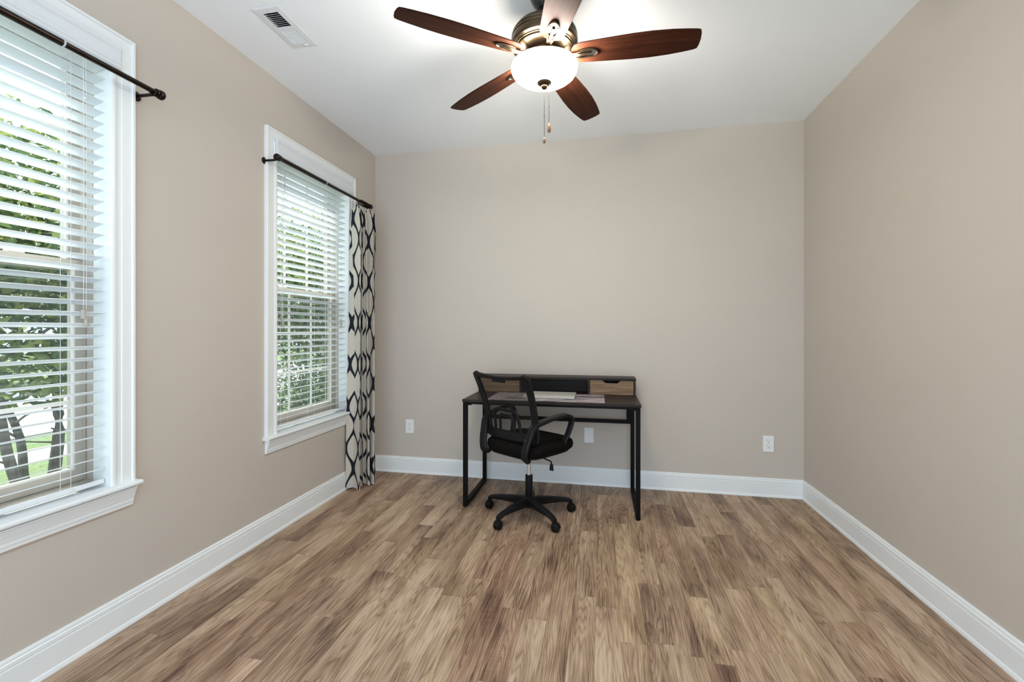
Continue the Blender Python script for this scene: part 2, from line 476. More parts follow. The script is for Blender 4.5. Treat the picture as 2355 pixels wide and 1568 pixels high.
# ---------------------------------------------------------------- windows
CASE = [(0, 0), (0, .019), (.003, .021), (.011, .021), (.014, .0165), (.017, .0155), (.050, .0145), (.053, .0115), (.066, .0115), (.070, .0145), (.080, .017), (.088, .016), (.092, .011), (.092, 0)]
def window(name, y0, y1, caulk):
    root = empty(name, (XL, (y0 + y1) / 2, STOOL)); root['kind'] = 'structure'
    root['label'] = 'white cased double hung window with tan vinyl sashes and grilles'
    yo0, yo1, zt = y0 - CW, y1 + CW, HEAD + CW
    mb = MB(); mb.ring_loft([[(XL + t, yo0 + s_, STOOL) for s_, t in CASE], [(XL + t, yo0 + s_, zt - s_) for s_, t in CASE]]); mb.build('side_casing', 'trim', root)
    mb = MB(); mb.ring_loft([[(XL + t, yo1 - s_, STOOL) for s_, t in CASE], [(XL + t, yo1 - s_, zt - s_) for s_, t in CASE]]); mb.build('side_casing', 'trim', root)
    mb = MB(); mb.ring_loft([[(XL + t, yo0 + s_, zt - s_) for s_, t in CASE], [(XL + t, yo1 - s_, zt - s_) for s_, t in CASE]]); mb.build('head_casing', 'trim', root)
    # stool with a rounded nose, and apron
    nose = [(0, -.02), (.036, -.02), (.042, -.017), (.045, -.011), (.044, -.004), (.040, 0), (0, 0)]
    mb = MB(); mb.ring_loft([[(XL + t, yo0 - .012, STOOL + z) for t, z in nose], [(XL + t, yo1 + .012, STOOL + z) for t, z in nose]])
    mb.box(XL - .076, XL, y0, y1, STOOL - .02, STOOL); mb.build('stool', 'trim', root)
    ap = [(0, .575), (.036, .575), (.036, .571), (.032, .568), (.026, .552), (.020, .536), (.018, .528), (.0155, .526), (.015, .512), (.012, .510), (.011, .497), (0, .495)]
    mb = MB(); mb.ring_loft([[(XL + t, yo0 + .004, z) for t, z in ap], [(XL + t, yo1 - .004, z) for t, z in ap]]); mb.build('apron', 'trim', root)
    if caulk:
        MB().cyl((XL + .004, yo0 + .004, .4935), (XL + .004, yo1 - .004, .4935), .0035, 8).build('caulk_bead', 'caulk', root)
    # jamb boards
    xi = XL - .076
    MB().box(xi, XL, y0 - .012, y0, STOOL, HEAD).build('jamb', 'trim', root)
    MB().box(xi, XL, y1, y1 + .012, STOOL, HEAD).build('jamb', 'trim', root)
    MB().box(xi, XL, y0 - .012, y1 + .012, HEAD, HEAD + .012).build('head_jamb', 'trim', root)
    # tan vinyl frame with tracks
    def ring(x0, x1, a0, a1, b0, b1, w, wb=None, wt=None):
        mb = MB(); wb = w if wb is None else wb; wt = w if wt is None else wt
        mb.box(x0, x1, a0, a0 + w, b0, b1); mb.box(x0, x1, a1 - w, a1, b0, b1)
        mb.box(x0, x1, a0 + w, a1 - w, b0, b0 + wb); mb.box(x0, x1, a0 + w, a1 - w, b1 - wt, b1)
        return mb
    xo = XL - WT - .01
    fr = ring(xo, xi, y0 - .012, y1 + .012, STOOL - .02, HEAD + .012, .016, .045, .03)
    for xx in (xi - .030, xi - .034 - .03):
        fr.box(xx - .004, xx, y0 + .004, y0 + .010, STOOL, HEAD); fr.box(xx - .004, xx, y1 - .010, y1 - .004, STOOL, HEAD)
    frame = fr.build('frame', 'vinyl', root)
    MB().box(xi - .0305, xi - .0285, y1 - .0045, y1 - .003, STOOL + .03, HEAD - .02).build('track_gasket', 'gasket', frame)
    zm = 1.480
    a0, a1 = y0 + .006, y1 - .006
    def sash(name_, xa, xb, z0, z1, wb, wt, mat_s):
        sw = .040
        s_ = ring(xa, xb, a0, a1, z0, z1, sw, wb, wt).build(name_, mat_s, root)
        gx = (xa + xb) / 2
        g0, g1, h0, h1 = a0 + sw, a1 - sw, z0 + wb, z1 - wt
        # glazing beads
        ring(xb - .004, xb + .0015, g0 - .004, g1 + .004, h0 - .004, h1 + .004, .008).build('glazing_bead', 'vinyl_light', s_)
        mb = MB(); mb.box(gx - .002, gx + .002, g0 - .004, g1 + .004, h0 - .004, h1 + .004); mb.build('pane', 'glass', s_)
        for k in (1, 2):
            yk = g0 + (g1 - g0) * k / 3
            MB().box(gx + .0025, gx + .0075, yk - .008, yk + .008, h0, h1).build('grille_bar', 'vinyl_light', s_)
            zk = h0 + (h1 - h0) * k / 3
            MB().box(gx + .0028, gx + .0072, g0, g1, zk - .008, zk + .008).build('grille_bar', 'vinyl_light', s_)
        return s_, gx, (g0, g1, h0, h1)
    lo, gx, gb = sash('lower_sash', xi - .064, xi - .034, STOOL + .027, zm + .022, .052, .036, 'vinyl')
    up, _, _ = sash('upper_sash', xi - .098, xi - .068, zm - .018, HEAD - .018, .038, .042, 'vinyl')
    yc = (a0 + a1) / 2
    for yk in (yc - .17, yc + .17):
        mb = MB(); mb.bbox(xi - .060, xi - .036, yk - .025, yk + .025, zm + .022, zm + .031, .003); mb.bbox(xi - .054, xi - .040, yk - .008, yk + .018, zm + .031, zm + .040, .002)
        mb.build('sash_lock', 'vinyl_light', lo)
    # half insect screen outside the lower sash
    sx = xo + .006
    ring(sx - .004, sx + .004, y0 + .004, y1 - .004, STOOL + .027, zm, .018).build('screen_frame', 'vinyl', root)
    me = MB(); me.add([(sx, y0 + .02, STOOL + .045), (sx, y1 - .02, STOOL + .045), (sx, y1 - .02, zm - .018), (sx, y0 + .02, zm - .018)], [(0, 1, 2, 3)])
    me.build('insect_screen', 'insect_screen', root, uv=[(0, 0), (.74, 0), (.74, .8), (0, .8)])
    return root
window('window_1', *WIN[0], True)
window('window_2', *WIN[1], False)

# ---------------------------------------------------------------- blinds
PITCH, TILT = .0443, R(15.5)
def blind(y0, y1, label):
    yc = (y0 + y1) / 2; xs = XL - .036
    root = empty('window_blind', (xs, yc, STOOL))
    tag(root, label, 'window blind', 'white slatted window blinds')
    L = y1 - y0 - .012
    zt = 2.262
    # head rail and moulded valance
    MB().bbox(xs - .026, xs + .026, yc - L / 2, yc + L / 2, HEAD - .048, HEAD - .002, .002).build('head_rail', 'slat', root)
    va = [(.004, 2.372), (.020, 2.372), (.022, 2.366), (.020, 2.358), (.014, 2.346), (.0125, 2.322), (.016, 2.312), (.022, 2.306), (.024, 2.296), (.021, 2.291), (.024, 2.288), (.024, 2.280), (.018, 2.276), (.004, 2.276)]
    va = [(t + .016, z - .004) for t, z in va]
    mb = MB(); mb.ring_loft([[(XL + t, y0 - .022, z) for t, z in va], [(XL + t, y1 + .022, z) for t, z in va]])
    mb.build('valance', 'slat', root)
    # slats
    w, th = .0505, .0029
    first = None; k = 0; z = zt
    sec = []
    for i in range(9):
        q = -w / 2 + w * i / 8
        sec.append((q, th / 2 + .0012 * (1 - (2 * q / w) ** 2)))
    secb = [(q, zz - th) for q, zz in reversed(sec)]
    zmin = STOOL + .058
    zz_list = []
    while z > zmin: zz_list.append(z); z -= PITCH
    for z in zz_list:
        if first is None:
            mb = MB(); pr = sec + secb
            mb.ring_loft([[(q, -L / 2, h_) for q, h_ in pr], [(q, L / 2, h_) for q, h_ in pr]])
            first = mb.build('slat', 'slat', root, smooth=40, off=(0, 0, 0)); o = first
            o.location = (0, 0, z - STOOL); o.rotation_euler = (0, -TILT, 0)
        else:
            inst(first, 'slat', (0, 0, z - STOOL), root, (0, -TILT, 0))
    # bottom rail lying on the stool
    zb = STOOL + .020
    mb = MB(); mb.bbox(xs - .026, xs + .026, yc - L / 2, yc + L / 2, zb - .009, zb + .009, .003)
    c0 = Vector((xs, yc, zb)); rot = Matrix.Rotation(-TILT, 3, 'Y')
    mb.v = [tuple(c0 + rot @ (Vector(p) - c0)) for p in mb.v]
    mb.build('bottom_rail', 'slat', root)
    # ladders with rungs, lift cords
    ca, sa = math.cos(TILT), math.sin(TILT)
    fx, bx_ = xs + w / 2 * ca + .001, xs - w / 2 * ca - .001
    fz, bz = w / 2 * sa, -w / 2 * sa
    for yl in (y0 + .122, yc, y1 - .122):
        mb = MB()
        mb.cyl((fx, yl, zb), (fx, yl, HEAD - .04), .0008, 5); mb.cyl((bx_, yl, zb), (bx_, yl, HEAD - .04), .0008, 5)
        for z in zz_list:
            for dy in (-.006, .006):
                mb.cyl((fx, yl, z + fz - .003), (bx_, yl + dy, z + bz - .003), .0006, 4)
        mb.build('ladder_cord', 'cord', root)
        mb = MB(); mb.tube(smooth_path([(fx, yl, zb + .012), (fx + .006, yl + .004, zb - .002), (fx + .003, yl + .012, zb - .010), (fx + .012, yl + .02, zb - .008)], 4), .0009, 5)
        mb.build('cord_tail', 'cord', root)
    def pull(yp, zs_):
        for j, zz in enumerate(zs_):
            yj = yp + .009 * j
            c_ = MB().tube([(fx + .006, yj, HEAD - .05), (fx + .007, yj + .001, (HEAD + zz) / 2), (fx + .007, yj, zz + .02)], .0010, 5).build('pull_cord', 'cord', root)
            MB().lathe([(.003, .017), (.0075, .016), (.0078, .011), (.0060, .003), (.0068, -.006), (.0092, -.014), (.0085, -.018), (.003, -.019)], 12, (fx + .007, yj, zz)).build('tassel', 'tassel', c_, smooth=50)
        mb = MB(); mb.lathe([(.002, .006), (.006, .003), (.006, -.003), (.002, -.006)], 8, (fx + .0065, yp + .005, 2.11)); mb.build('cord_stop', 'cord', root, smooth=60)
    pull(y1 - .085, (1.286, 1.258)); pull(y0 + .060, (1.300, 1.262))
    return root
blind(*WIN[0], 'white slatted blind in the window without a curtain')
blind(*WIN[1], 'white slatted blind in the window beside the patterned curtain')

# ---------------------------------------------------------------- curtain rods
ROD_X, ROD_Z = XL + .090, 2.226
def curtain_rod(ya, yb, ys, bracket_ys, label, rings=()):
    root = empty('curtain_rod', (ROD_X, ya, ROD_Z))
    tag(root, label, 'curtain rod', 'dark bronze curtain rods')
    MB().cyl((ROD_X, ya, ROD_Z), (ROD_X, ys, ROD_Z), .0125, 20).build('outer_tube', 'bronze', root, smooth=40)
    MB().cyl((ROD_X, ys, ROD_Z), (ROD_X, yb, ROD_Z), .0105, 20).build('inner_tube', 'bronze', root, smooth=40)
    MB().cyl((ROD_X, ys - .002, ROD_Z), (ROD_X, ys + .004, ROD_Z), .0132, 20).build('joint_ring', 'clear', root, smooth=40)
    for y, d in ((ya, -1), (yb, 1)):
        rot = Matrix.Rotation(R(-90 * d), 3, 'X')
        pr = [(.008, -.004), (.0165, -.003), (.0175, .000), (.0175, .005), (.0145, .007), (.0135, .010), (.0185, .013), (.0200, .019), (.0195, .027), (.0165, .031), (.0155, .032), (.0060, .034)]
        MB().lathe(pr, 24, (ROD_X, y, ROD_Z), M_=rot).build('finial', 'bronze', root, smooth=35)
    for y in bracket_ys:
        mb = MB()
        rotx = Matrix.Rotation(R(90), 3, 'Y')
        mb.lathe([(.020, 0), (.020, .004), (.012, .007), (.0075, .009)], 20, (XL, y, ROD_Z - .012), M_=rotx)
        mb.cyl((XL + .006, y, ROD_Z - .012), (ROD_X, y, ROD_Z - .014), .0065, 12)
        mb.tube(smooth_path([(ROD_X - .016, y, ROD_Z + .002), (ROD_X - .013, y, ROD_Z - .010), (ROD_X, y, ROD_Z - .0155), (ROD_X + .013, y, ROD_Z - .010), (ROD_X + .016, y, ROD_Z + .002)], 4), .0035, 8, up=(0, 1, 0))
        mb.build('bracket', 'bronze', root, smooth=40)
    return root
curtain_rod(.50, 1.560, 1.225, (.55, 1.548), 'dark bronze curtain rod over the window without a curtain')
curtain_rod(2.300, 3.330, 2.745, (2.285, 3.300), 'dark bronze curtain rod with the curtain gathered at its end')

# ---------------------------------------------------------------- curtain
def make_curtain():
    root = empty('curtain', (-1.835, 3.24, 0))
    tag(root, 'cream curtain with black ogee strands gathered beside the corner', 'curtain')
    nz, ns = 90, 150
    ztop, zbot = 2.165, .012
    ph = [random.uniform(-.5, .5) for _ in range(12)]
    def pt(s, z):
        t = (ztop - z) / (ztop - zbot)                  # 0 top .. 1 bottom
        n = 4.5
        amp = .050 + .018 * t + .012 * math.sin(2.2 * s * 9 + 1.0)
        if t < .05: amp *= .72 + .28 * (t / .05)
        a = 2 * math.pi * n * s + .45 * math.sin(3.1 * t + 6 * s) + 1.9
        X = -1.836 + amp * math.sin(a) + .010 * math.sin(5 * t + 3) * (s - .5) + .035 * (s - .5)
        Y = 3.118 + .215 * s + .016 * math.sin(a * 2 + .8) * (.4 + t) + .012 * math.sin(4 * t + 9 * s)
        pinch = .006 * math.exp(-((t - .04) / .03) ** 2)
        X += pinch * math.sin(a * 3)
        return Vector((X, Y, z))
    rows = []; verts = []; uvs = []
    # arc length at mid height gives the cloth's own width coordinate
    acc = [0.0]
    for i in range(1, ns + 1): acc.append(acc[-1] + (pt(i / ns, 1.0) - pt((i - 1) / ns, 1.0)).length)
    mb = MB()
    for j in range(nz + 1):
        z = ztop + (zbot - ztop) * j / nz
        for i in range(ns + 1):
            s = i / ns
            p = pt(s, z)
            if j == 0: p.z += .008 * math.cos(2 * math.pi * 4.5 * s * 1 + .5)
            verts.append(p); uvs.append((acc[i], z))
    faces = [(j * (ns + 1) + i, j * (ns + 1) + i + 1, (j + 1) * (ns + 1) + i + 1, (j + 1) * (ns + 1) + i) for j in range(nz) for i in range(ns)]
    mb.add(verts, faces)
    cl = mb.build('curtain_fabric', 'curtain', root, smooth=180, uv=uvs)
    # rings on the rod, each with a clip
    for k in range(8):
        y = 3.195 + k * .0150 + (.005 if k % 2 else 0)
        ringp = [(ROD_X + .0205 * math.cos(q), y + .005 * math.sin(q + k * 1.7), ROD_Z - .007 + .0205 * math.sin(q)) for q in [2 * math.pi * i / 20 for i in range(20)]]
        r = MB().tube(ringp, .0030, 6, up=(0, 1, 0), closed=True).build('curtain_ring', 'bronze', root, smooth=60)
        mb = MB(); mb.cyl((ROD_X, y, ROD_Z - .0290), (ROD_X, y, ROD_Z - .042), .0018, 6); mb.bbox(ROD_X - .005, ROD_X + .005, y - .003, y + .003, ROD_Z - .062, ROD_Z - .038, .001)
        mb.build('clip', 'silver', r)
    return root
make_curtain()

# ---------------------------------------------------------------- ceiling register
reg = empty('ceiling_register', ((VX0 + VX1) / 2, (VY0 + VY1) / 2, H))
tag(reg, 'white rectangular air register with two louver banks on the ceiling', 'air vent')
mb = MB()
def ringz(mb, ax0, ax1, ay0, ay1, bx0, bx1, by0, by1, z0, z1):
    o = [(ax0, ay0), (ax1, ay0), (ax1, ay1), (ax0, ay1)]; i = [(bx0, by0), (bx1, by0), (bx1, by1), (bx0, by1)]
    mb.ring_loft([[(p[0], p[1], z0) for p in o], [(p[0], p[1], z1) for p in i]], True, False)
fx0, fx1, fy0, fy1 = VX0 + .034, VX1 - .034, VY0 + .036, VY1 - .036
ringz(mb, VX0, VX1, VY0, VY1, VX0 + .008, VX1 - .008, VY0 + .008, VY1 - .008, H - .0005, H - .0045)
ringz(mb, VX0 + .008, VX1 - .008, VY0 + .008, VY1 - .008, fx0, fx1, fy0, fy1, H - .0045, H - .0060)
ringz(mb, fx0, fx1, fy0, fy1, fx0, fx1, fy0, fy1, H - .0060, H + .012)
ym = (fy0 + fy1) / 2
mb.box(fx0, fx1, ym - .008, ym + .008, H - .0058, H + .004)
mb.build('frame', 'register', reg)
for bank, (b0, b1, sgn) in enumerate(((fy0, ym - .008, -1), (ym + .008, fy1, 1))):
    n = 9
    for k in range(n):
        yk = b0 + (b1 - b0) * (k + .5) / n
        tl = R(-38) * sgn
        sm = MB(); sm.bbox(fx0, fx1, yk - .0065, yk + .0065, H - .0015 - .0005, H - .0015 + .0005, .0003, 1)
        c0 = Vector((0, yk, H + .0005)); rot = Matrix.Rotation(tl, 3, 'X')
        sm.v = [tuple(c0 + rot @ (Vector(p) - c0)) for p in sm.v]
        sm.build('louver', 'register', reg)
for yk in (VY0 + .020, VY1 - .020):
    MB().lathe([(.0045, H - .0070), (.0045, H - .0050)], 12, ((VX0 + VX1) / 2, yk, 0)).build('screw', 'screw', reg)
MB().bbox(fx1 - .030, fx1 - .012, fy1 + .004, fy1 + .010, H - .013, H - .005, .001).build('damper_lever', 'register', reg)
mb = MB(); e = .002
mb.box(hx0 + e, hx0 + e + .001, hy0 + e, hy1 - e, H + .013, H + .11); mb.box(hx1 - e - .001, hx1 - e, hy0 + e, hy1 - e, H + .013, H + .11)
mb.box(hx0 + e, hx1 - e, hy0 + e, hy0 + e + .001, H + .013, H + .11); mb.box(hx0 + e, hx1 - e, hy1 - e - .001, hy1 - e, H + .013, H + .11)
mb.box(hx0 + e, hx1 - e, hy0 + e, hy1 - e, H + .109, H + .11)
mb.build('duct', 'duct', reg)

# ---------------------------------------------------------------- ceiling fan
FX, FY = -.251, 2.0
fan = empty('ceiling_fan', (FX, FY, H))
tag(fan, 'five blade walnut ceiling fan with bronze motor and lit glass bowl', 'ceiling fan')
FC = (FX, FY, 0)
MB().lathe([(.068, H), (.068, H - .012), (.064, H - .030), (.050, H - .060), (.036, H - .074), (.030, H - .080), (.018, H - .082)], 36, FC).build('canopy', 'darkbronze', fan, smooth=35)
MB().lathe([(.0135, H - .075), (.0135, H - .118), (.034, H - .120), (.040, H - .128), (.040, H - .142), (.046, H - .150)], 28, FC).build('downrod', 'darkbronze', fan, smooth=35)
z1 = 2.588
MB().lathe([(.040, z1), (.095, z1 - .004), (.128, z1 - .016), (.141, z1 - .034), (.1445, z1 - .040), (.1420, z1 - .044), (.1475, z1 - .050), (.1475, z1 - .056), (.1450, z1 - .060), (.1490, z1 - .066), (.1490, z1 - .088), (.146, z1 - .094), (.134, z1 - .098), (.132, z1 - .102), (.128, z1 - .103), (.126, z1 - .110), (.120, z1 - .112), (.112, z1 - .116), (.070, z1 - .119)], 56, FC).build('motor_housing', 'antique', fan, smooth=30)
# light kit: switch housing, fitter, bowl, finial
MB().lathe([(.068, 2.470), (.072, 2.455), (.072, 2.446), (.098, 2.440), (.102, 2.432), (.092, 2.422), (.060, 2.417), (.020, 2.415)], 44, FC).build('switch_housing', 'antique', fan, smooth=35)
bowl_prof = [(.1440, 2.402), (.1475, 2.406), (.1490, 2.402), (.1485, 2.394), (.1450, 2.382), (.1370, 2.370), (.1240, 2.359), (.1050, 2.350), (.080, 2.343), (.055, 2.339), (.030, 2.337), (.012, 2.3365)]
MB().lathe(bowl_prof, 56, FC, cap=False).build('light_bowl', 'bowl', fan, smooth=80)
for sx in (-1, 1):
    MB().lathe([(.010, 2.398), (.020, 2.393), (.025, 2.383), (.024, 2.374), (.017, 2.367), (.004, 2.364)], 16, (FX + sx * .070, FY, 0)).build('bulb', 'bulb', fan, smooth=60)
MB().cyl((FX, FY, 2.416), (FX, FY, 2.333), .006, 10).build('bowl_stem', 'antique', fan)
MB().lathe([(.006, 2.346), (.010, 2.3375), (.031, 2.3355), (.033, 2.333), (.030, 2.328), (.020, 2.322), (.0145, 2.319), (.0150, 2.315), (.0125, 2.309), (.007, 2.305), (.002, 2.304)], 28, FC).build('finial', 'antique', fan, smooth=40)
ZB = 2.452
def blade_outline():
    xs = [(.128, .034), (.136, .046), (.160, .0535), (.210, .0575), (.30, .0635), (.38, .0680), (.46, .0690), (.54, .0650), (.60, .0585), (.642, .0520), (.655, .0470)]
    top = [(x_, w_) for x_, w_ in xs]; tip = [(.660, .030), (.6625, 0), (.660, -.030)]
    return top + tip + [(x_, -w_) for x_, w_ in reversed(xs)] + [(.122, -.022), (.120, 0), (.122, .022)]
def make_blade(i):
    ang = R(0.5 + 72 * i); pitch = R(-12)
    out = blade_outline(); t = .0055
    rings = []
    for ins, z in ((.0012, -t / 2), (0, -t / 2 + .0012), (0, t / 2 - .0012), (.0012, t / 2)):
        ring = []
        for x_, y_ in out:
            cx, cyy = .42, 0
            ring.append((x_ - ins * (1 if x_ > cx else -1), y_ - ins * (1 if y_ > 0 else -1 if y_ < 0 else 0), z))
        rings.append(ring)
    root = MB().ring_loft(rings).build('blade', 'blade', fan, smooth=30, off=(0, 0, 0))
    root.location = (0, 0, ZB - H)
    root.rotation_euler = (Matrix.Rotation(ang, 3, 'Z') @ Matrix.Rotation(pitch, 3, 'X')).to_euler()
    # blade iron: forked arm from the motor ending in an oval boss under the blade
    mb = MB()
    el = lambda rx, ry, z, cx: [(cx + rx * math.cos(2 * math.pi * k / 28), ry * math.sin(2 * math.pi * k / 28), z) for k in range(28)]
    cxo = .190
    # oval rim, a shallow dish inside it and the arm that runs into the motor
    rim = [(cxo + .046 * math.cos(2 * math.pi * k / 28), .0215 * math.sin(2 * math.pi * k / 28), -.0065) for k in range(28)]
    mb.tube(rim, .0042, 8, closed=True)
    mb.sweep(smooth_path([(.088, 0, .006), (.105, 0, -.004), (.130, 0, -.010), (.165, 0, -.011), (.200, 0, -.008)], 4), rect(.026, .006, .002), up=(0, 0, 1), scales=[(1 - .035 * k, 1) for k in range(17)])
    for sg in (-1, 1):
        mb.tube(smooth_path([(.110, sg * .008, -.010), (.140, sg * .013, -.0135), (.175, sg * .018, -.012), (.210, sg * .016, -.009)], 5), .0030, 8)
    io = mb.build('blade_iron', 'antique', root, smooth=40, off=(0, 0, 0))
    mb = MB(); mb.ring_loft([el(.043, .019, -.0030, cxo), el(.043, .019, -.0042, cxo)])
    mb.build('iron_dish', 'darkbronze', root, off=(0, 0, 0))
for i in range(5): make_blade(i)
def pull_chain(dx, dy, ztop, zbot, flen, fr):
    mb = MB(); z = ztop; n = 0
    x_, y_ = FX + dx, FY + dy
    while z > zbot + flen:
        mb.lathe([(.0005, .0015), (.0016, .0006), (.0016, -.0006), (.0005, -.0015)], 6, (x_, y_, z)); z -= .0036; n += 1
    mb.cyl((x_, y_, ztop), (x_, y_, zbot + flen), .0005, 5)
    zc = zbot + flen + (ztop - zbot - flen) * .45
    mb.cyl((x_, y_, zc), (x_, y_, zc - .007), .0022, 8)
    c_ = mb.build('pull_chain', 'chain', fan)
    MB().lathe([(.0015, flen), (.0035, flen * .93), (fr * .8, flen * .65), (fr, flen * .36), (fr * .9, flen * .14), (fr * .5, 0)], 14, (x_, y_, zbot)).build('fob', 'fob', c_, smooth=60)
pull_chain(.000, -.002, 2.305, 2.061, .027, .0062)
pull_chain(.022, -.006, 2.326, 2.106, .042, .0078)

# ---------------------------------------------------------------- desk
desk = empty('writing_desk', (-.345, 3.25, 0))
tag(desk, 'dark brown writing desk with black metal legs and low drawer hutch', 'desk')
DX0, DX1, DY0, DY1, DZ = -.942, .251, 2.963, 3.535, .745
MB().bbox(DX0, DX1, DY0, DY1, DZ - .018, DZ, .0015).build('tabletop', 'desk_dark', desk)
LEG = .029
lx = ((DX0 + .003, DX0 + .003 + LEG), (DX1 - .005 - LEG, DX1 - .005))
fy_, by_ = DY0 + .008, DY1 - .012 - LEG
for (a, b_) in lx:
    MB().bbox(a, b_, fy_, fy_ + LEG, .004, DZ - .018, .0012).build('leg', 'black_metal', desk)
    MB().bbox(a, b_, by_, by_ + LEG, .004, DZ - .018, .0012).build('leg', 'black_metal', desk)
    MB().bbox(a, b_, fy_ + LEG, by_, .004, .004 + LEG, .0012).build('foot_rail', 'black_metal', desk)
    MB().bbox(a + .002, b_ - .002, fy_ + LEG, by_, DZ - .018 - .022, DZ - .018, .0012).build('top_rail', 'black_metal', desk)
    for yy in (fy_ + LEG / 2, by_ + LEG / 2):
        MB().lathe([(.010, 0), (.010, .004)], 12, ((a + b_) / 2, yy, 0)).build('foot_pad', 'rubber', desk)
MB().bbox(lx[0][1], lx[1][0], by_ + .004, by_ + LEG - .004, .512, .540, .001).build('cross_bar', 'black_metal', desk)
MB().bbox(lx[0][1], lx[1][0], fy_ + .004, fy_ + LEG - .006, DZ - .034, DZ - .018, .001).build('apron_rail', 'black_metal', desk)
for a, b_ in ((lx[0][1], lx[0][1] + .030), (lx[1][0] - .030, lx[1][0])):
    MB().bbox(a, b_, by_ + .006, by_ + .014, .512, DZ - .018, .001).build('gusset_plate', 'black_metal', desk)
    MB().bbox(a, b_, fy_ + .010, fy_ + .014, DZ - .042, DZ - .018, .001).build('corner_plate', 'black_metal', desk)
HZ, HY0 = .870, 3.362
hutch = MB().bbox(DX0 + .004, DX1 - .004, HY0 - .004, DY1 - .002, HZ - .016, HZ, .001).build('hutch_top', 'desk_dark', desk)
for a in (DX0 + .006, DX1 - .006 - .015):
    MB().box(a, a + .015, HY0, DY1 - .002, DZ, HZ - .016).build('hutch_side', 'desk_dark', desk)
for a in (-.612, -.098):
    MB().box(a, a + .015, HY0, DY1 - .018, DZ, HZ - .016).build('hutch_divider', 'desk_dark', desk)
MB().box(DX0 + .021, DX1 - .021, DY1 - .018, DY1 - .004, DZ, HZ - .016).build('hutch_back', 'desk_dark', desk)
for a, b_ in ((DX0 + .0225, -.6135), (-.0815, DX1 - .0225)):
    z0, z1_ = DZ + .003, HZ - .0185
    c_ = (a + b_) / 2
    poly = [(a, z0), (b_, z0), (b_, z1_), (c_ + .066, z1_), (c_ + .042, z1_ - .020), (c_ - .042, z1_ - .020), (c_ - .066, z1_), (a, z1_)]
    mb = MB(); n = len(poly)
    mb.ring_loft([[(x_, HY0 + .001, z_) for x_, z_ in poly], [(x_, HY0 + .013, z_) for x_, z_ in poly]])
    d = mb.build('drawer', 'desk_oak', desk)
    mb = MB(); mb.box(a + .004, b_ - .004, HY0 + .013, DY1 - .025, z0, z0 + .006); mb.box(a + .004, a + .012, HY0 + .013, DY1 - .025, z0 + .006, z1_ - .02); mb.box(b_ - .012, b_ - .004, HY0 + .013, DY1 - .025, z0 + .006, z1_ - .02)
    mb.build('drawer_box', 'desk_dark', d)

# desk mat and closed laptop
mat_o = MB().bbox(-.775, .022, 2.986, 3.352, DZ, DZ + .0022, .001).build('desk_mat', 'mat', None, off=(-.38, 3.18, DZ)); mat_o.location = (-.38, 3.18, DZ)
tag(mat_o, 'smoky grey and pink marble print mat on the desk', 'desk mat')
lap = empty('laptop', (-.36, 3.21, DZ + .0022), R(0))
tag(lap, 'closed silver laptop lying on the marble print mat', 'laptop')
zb = 0
def lbox(mb, x0, x1, y0, y1, z0, z1, b_): return mb.bbox(x0, x1, y0, y1, z0, z1, b_)
MB().bbox(-.180, .180, -.118, .118, .002, .0095, .002).build('base', 'laptop', lap, off=(0, 0, 0))
MB().bbox(-.178, .178, -.116, .117, .0095, .0112, .0004, 1).build('seam', 'laptop_dark', lap, off=(0, 0, 0))
lid = MB().bbox(-.180, .180, -.119, .118, .0112, .0172, .002).build('lid', 'laptop', lap, off=(0, 0, 0))
for k in range(3):
    MB().lathe([(.0045, .0172), (.0045, .01735)], 10, (-.016 + .016 * k, .02, 0)).build('emblem_mark', 'laptop_dark', lid, off=(0, 0, 0))
for sx in (-1, 1):
    for sy in (-1, 1):
        MB().lathe([(.006, 0), (.006, .002)], 10, (sx * .15, sy * .09, 0)).build('rubber_foot', 'rubber', lap, off=(0, 0, 0))

# ---------------------------------------------------------------- office chair
chair = empty('office_chair', (-.470, 2.933, 0), R(-32))
tag(chair, 'black swivel office chair with mesh back and looped plastic arms', 'office chair')
O3 = (0, 0, 0)
def cb(mb, name, mat, parent=chair, smooth=40, uv=None): return mb.build(name, mat, parent, smooth=smooth, off=O3, uv=uv)
# seat cushion
def sup(a, b_, n, z, cx=0, cyv=0, k=44):
    r = []
    for i in range(k):
        t = 2 * math.pi * i / k; c_, s_ = math.cos(t), math.sin(t)
        x_ = a * abs(c_) ** (2 / n) * (1 if c_ >= 0 else -1); y_ = b_ * abs(s_) ** (2 / n) * (1 if s_ >= 0 else -1)
        r.append((cx + x_ * (1 + .06 * y_ / b_), cyv + y_, z - (.016 * max(0, (y_ / b_ - .4)) ** 2 if z > .47 else 0)))
    return r
mb = MB()
mb.ring_loft([sup(.195, .195, 4, .438), sup(.222, .220, 4, .443), sup(.238, .232, 4, .458), sup(.242, .236, 4, .480), sup(.238, .232, 4, .502), sup(.222, .218, 4, .517), sup(.180, .178, 3.6, .525), sup(.10, .10, 3, .528)])
cb(mb, 'seat', 'seat_fabric', smooth=60)
mb = MB(); mb.ring_loft([sup(.150, .150, 5, .424), sup(.205, .205, 5, .430), sup(.205, .205, 5, .440)]); cb(mb, 'seat_pan', 'black_plastic')
mb = MB(); mb.bbox(-.075, .075, -.11, .11, .392, .426, .006); mb.lathe([(.030, .372), (.036, .380), (.036, .394)], 20); cb(mb, 'tilt_mechanism', 'black_metal')
